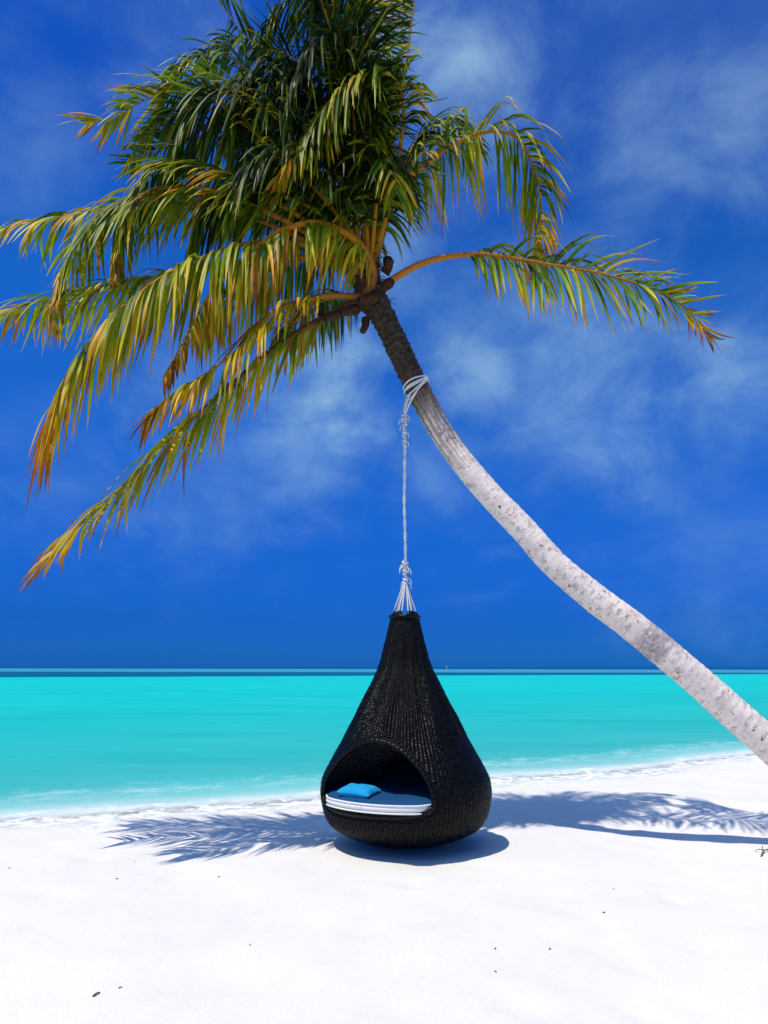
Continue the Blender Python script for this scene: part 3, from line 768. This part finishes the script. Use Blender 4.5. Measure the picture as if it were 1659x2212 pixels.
def pillow(name, c, sx, sy, sz, rot, mat, label):
    bm = bmesh.new(); bmesh.ops.create_grid(bm, x_segments=18, y_segments=18, size=1)
    top = list(bm.verts)
    vs, fs = [], []
    N = 19
    for sgn in (1, -1):
        for a in range(N):
            for b in range(N):
                x, y = a / 9 - 1, b / 9 - 1
                e = max((1 - x ** 4) * (1 - y ** 4), 0) ** .5
                pin = 1 - .10 * (1 - abs(x)) * abs(y) ** 4 - .10 * (1 - abs(y)) * abs(x) ** 4
                vs.append(Vector((x * sx * pin, y * sy * pin, sgn * sz * e * (1 + .25 * noise.noise(Vector((x * 1.6, y * 1.6, sgn * 3 + sx)))))))
        o = 0 if sgn > 0 else N * N
        for a in range(N - 1):
            for b in range(N - 1):
                q = (o + a * N + b, o + (a + 1) * N + b, o + (a + 1) * N + b + 1, o + a * N + b + 1)
                fs.append(q if sgn > 0 else q[::-1])
    bm.free()
    R3 = Matrix.Rotation(rot[2], 3, 'Z') @ Matrix.Rotation(rot[1], 3, 'Y') @ Matrix.Rotation(rot[0], 3, 'X')
    mb = MB()
    for v in vs: mb.add(R3 @ v + Vector(c))
    mb.f = fs
    tag(mb.build(name, M[mat]), label, 'pillow')
pillow('sunlit_patch_pad', (AXX - .33, AXY - .37, CZ1 + .048), .125, .090, .036, (.10, .04, -.5), 'cyan', 'added bright blue pad for the sunlit patch at the left end of the seat cushion')  # added shape standing in for sun on the cushion top
pillow('back_pillow', (AXX + .06, AXY + .22, CZ1 + .075), .26, .12, .055, (.55, .06, -.1), 'navy', 'dark pillow leaning at the back of the seat inside the chair')

# ------------------------------------------------------------------ rope
def near_trunk(x, y):
    """trunk sample closest to a grid point"""
    tgt = P(x, y, 5.71)
    i = min(range(NTR), key=lambda k: (tpts[k] - tgt).length)
    return i
iw = near_trunk(903, 838)
tc = tpts[iw]; ta = (tpts[iw + 4] - tpts[iw - 4]).normalized(); R = trunk_r(iw / (NTR - 1)) * 1.06
side = Vector((-1, -.35, 0)); side = (side - ta * side.dot(ta)).normalized(); oth = ta.cross(side)
rope = empty('hanging_rope', tuple(P(880, 900, 5.7)))
tag(rope, 'white rope tied round the palm trunk holding up the black chair', 'rope')
RX, RY = AXX + .004, AXY
hang = tc + side * (R + .012) - ta * .03
for k, (o0, tilt, rr) in enumerate(((.050, .05, .007), (.032, .18, .007), (.016, .10, .0075), (.0, .30, .007), (-.012, .42, .007))):
    pts = []
    for j in range(41):
        a = 2 * math.pi * j / 40
        pts.append(tc + (side * math.cos(a) + oth * math.sin(a)) * (R + .007 + .004 * math.sin(a * 3 + k)) + ta * (o0 - tilt * .10 * (math.cos(a) + .3) ) + ta * .006 * math.sin(a * 2 + k))
    mb = MB(); mb.tube(pts, rr, 7, False); mb.build('rope_wrap', M['rope'], rope)
gx = P(883, 880, 5.69)
k1 = Vector((RX, RY, P(880, 900, 5.7).z)); k2 = Vector((RX, RY, P(880, 965, 5.7).z)); k3 = Vector((RX, RY, P(880, 1212, 5.7).z)); k4 = Vector((RX, RY, P(880, 1262, 5.7).z))
for a0 in (-.9, -.3, .35, .9):                              # strands gathering from the wrap into the knot
    st = tc + (side * math.cos(a0) + oth * math.sin(a0)) * (R + .012) - ta * (.03 + .03 * abs(a0))
    l, _ = spline([st, st.lerp(k1, .5) + side * .012, k1], 14); mb = MB(); mb.tube(l, .0075, 6); mb.build('strand', M['rope'], rope)
def knot(za, zb, turns, r0, name='knot', seed=1):
    rr_ = random.Random(seed); mb = MB(); pts = []
    N = int(turns * 14)
    for i in range(N + 1):
        t = i / N; a = 2 * math.pi * turns * t
        r = r0 * (1 + .45 * math.sin(t * 11 + seed) * .6) * (.8 if .4 < t < .5 else 1)
        pts.append(Vector((RX + r * math.cos(a), RY + r * math.sin(a), lerp(za, zb, t) + .006 * math.sin(a * 1.5 + seed))))
    mb.tube(pts, [.0080 * rr_.uniform(.85, 1.2) for _ in pts], 7)
    mb.build(name, M['rope'], rope)
    for _ in range(5):
        z = lerp(za, zb, rr_.random()); a = rr_.uniform(0, 6.28); d = Vector((math.cos(a), math.sin(a), 0))
        p = Vector((RX, RY, z)) + d * .014
        mb = MB(); l, _ = spline([p - d * .02, p + d * .014, p + d * .030 + Vector((0, 0, -.022)), p + d * .032 + Vector((0, 0, -.05))], 8)
        mb.tube(l, [.005] * 7 + [.002], 5); mb.build('loose_end', M['rope'], rope)
knot(k1.z + .02, k1.z - .075, 4, .017, seed=2); knot(k1.z - .075, k2.z, 5, .011, seed=3)
knot(k3.z, k3.z - .055, 2.5, .017, seed=4); knot(k3.z - .05, k4.z - .01, 4, .013, seed=5)
for ph in (0, math.pi):                                      # two-ply line
    pts = []
    for i in range(121):
        t = i / 120; z = lerp(k2.z + .15, k3.z - .1, t); a = ph + t * 2 * math.pi * 6
        pts.append((RX + .0055 * math.cos(a) + .003 * math.sin(t * 9), RY + .0055 * math.sin(a), z))
    mb = MB(); mb.tube(pts, .0070, 7); mb.build('rope_ply', M['rope'], rope)
for k in range(NLOOP * 2):                                   # lines fanning out to the loops on the chair
    m = loops[k % NLOOP]; off = Vector((.012 * (1 if k < NLOOP else -1), 0, 0))
    q = Vector((RX + .010 * math.cos(k), RY + .010 * math.sin(k), k4.z + .02))
    l, _ = spline([q, q.lerp(m + off, .5), m + off + Vector((0, 0, .004)), m + off * .3 + Vector((0, 0, -.016))], 12)
    mb = MB(); mb.tube(l, .0055, 6); mb.build('chair_line', M['rope'], rope)

# ------------------------------------------------------------------ marker in the lagoon, scraps on the sand
mk = ground(965, 1455, SEA_Z)
post = empty('marker_post', (mk.x, mk.y, SEA_Z - .3))
tag(post, 'pale marker post with short cross arm standing in the sea far behind the chair', 'marker post')
mb = MB(); mb.tube([mk + Vector((0, 0, -.6)), mk + Vector((0, 0, 1.5))], .035, 8); mb.build('post', M['grey'], post)
mb = MB(); mb.tube([mk + Vector((-.28, -.05, 1.0)), mk + Vector((.28, -.05, 1.35))], .03, 6); mb.build('cross_arm', M['grey'], post)

def twig(name, pts, r, label, cat, group=None, fork=None, mat='twig'):
    mb = MB(); l, _ = spline(pts, 10); mb.tube(l, [r * (1 - .5 * i / 9) for i in range(10)], 6)
    if fork:
        for f in fork:
            l2, _ = spline(f, 7); mb.tube(l2, [r * .7 * (1 - .6 * i / 6) for i in range(7)], 5)
    o = mb.build(name, M[mat]); tag(o, label, cat, group); return o
def gp(x, y, h=.004):
    g = ground(x, y, 0); g.z = sand_z(g.x, g.y) + h; return g
def dpt(g, dx, dy, h=.004):
    v = g + Vector((dx, dy, 0)); v.z = sand_z(v.x, v.y) + h; return v
g = gp(1652, 1838, .008)
twig('dry_twig', [dpt(g, -0.055, -0.055, 0.005), dpt(g, -0.017, -0.011, 0.018), dpt(g, 0.028, 0.028, 0.011), dpt(g, 0.088, 0.033, 0.006)], .0055,
     'dead forked twig lying on the sand at the right edge', 'twig', None,
     [[dpt(g, -0.011, 0.000, 0.016), dpt(g, 0.000, 0.033, 0.030), dpt(g, 0.017, 0.055, 0.018)], [dpt(g, 0.022, 0.017, 0.012), dpt(g, 0.033, -0.033, 0.018), dpt(g, 0.017, -0.066, 0.005)], [dpt(g, 0.000, 0.000, 0.016), dpt(g, -0.033, 0.028, 0.018), dpt(g, -0.055, 0.033, 0.005)]])
g = gp(208, 2148)
twig('leaf_scrap', [dpt(g, -.006, -.016, .002), dpt(g, 0, 0, .006), dpt(g, .007, .018, .003)], .005, 'dark curled scrap of leaf at the lower left of the sand', 'leaf scrap')
specks = [(252, 1898, 1.2, 'dark speck of debris below the tips of the left shadow streaks'), (473, 1893, 1.0, 'dark speck of debris left of the chair shadow, nearer the camera'), (290, 1859, .8, 'dark speck of debris just below the end of the lower left shadow'), (260, 2133, .9, 'small grey speck on the sand right beside the curled leaf scrap'),
          (540, 2038, .8, 'faint speck of debris midway between the chair and the leaf scrap'), (1070, 2047, .9, 'upper of two specks in line on the sand right of centre'), (1070, 2096, .8, 'lower of two specks in line on the sand right of centre'), (1304, 1970, 1.1, 'dark speck alone on the sand below the trunk shadow'),
          (1188, 2050, .8, 'speck right of the two specks that stand in line'), (1325, 1917, .7, 'pale brown speck on the sand nearest below the trunk shadow'), (1644, 1778, 1.2, 'dark speck above the forked twig at the right edge'), (1255, 1787, .8, 'speck lying between the shadows of the right hand fronds'), (20, 1870, .8, 'speck at the far left edge of the dry sand')]
for x, y, k, lab in specks:
    g = gp(x, y, 0); s = rnd.uniform(.005, .009) * k; a = rnd.uniform(0, 3.14)
    dx, dy = math.cos(a) * s, math.sin(a) * s
    twig('debris_speck', [dpt(g, -dx, -dy, .001), dpt(g, dy * .2, 0, .004), dpt(g, dx, dy, .001)], rnd.uniform(.0026, .0042) * k, lab, 'debris', 'dark specks of plant debris scattered over the sand')
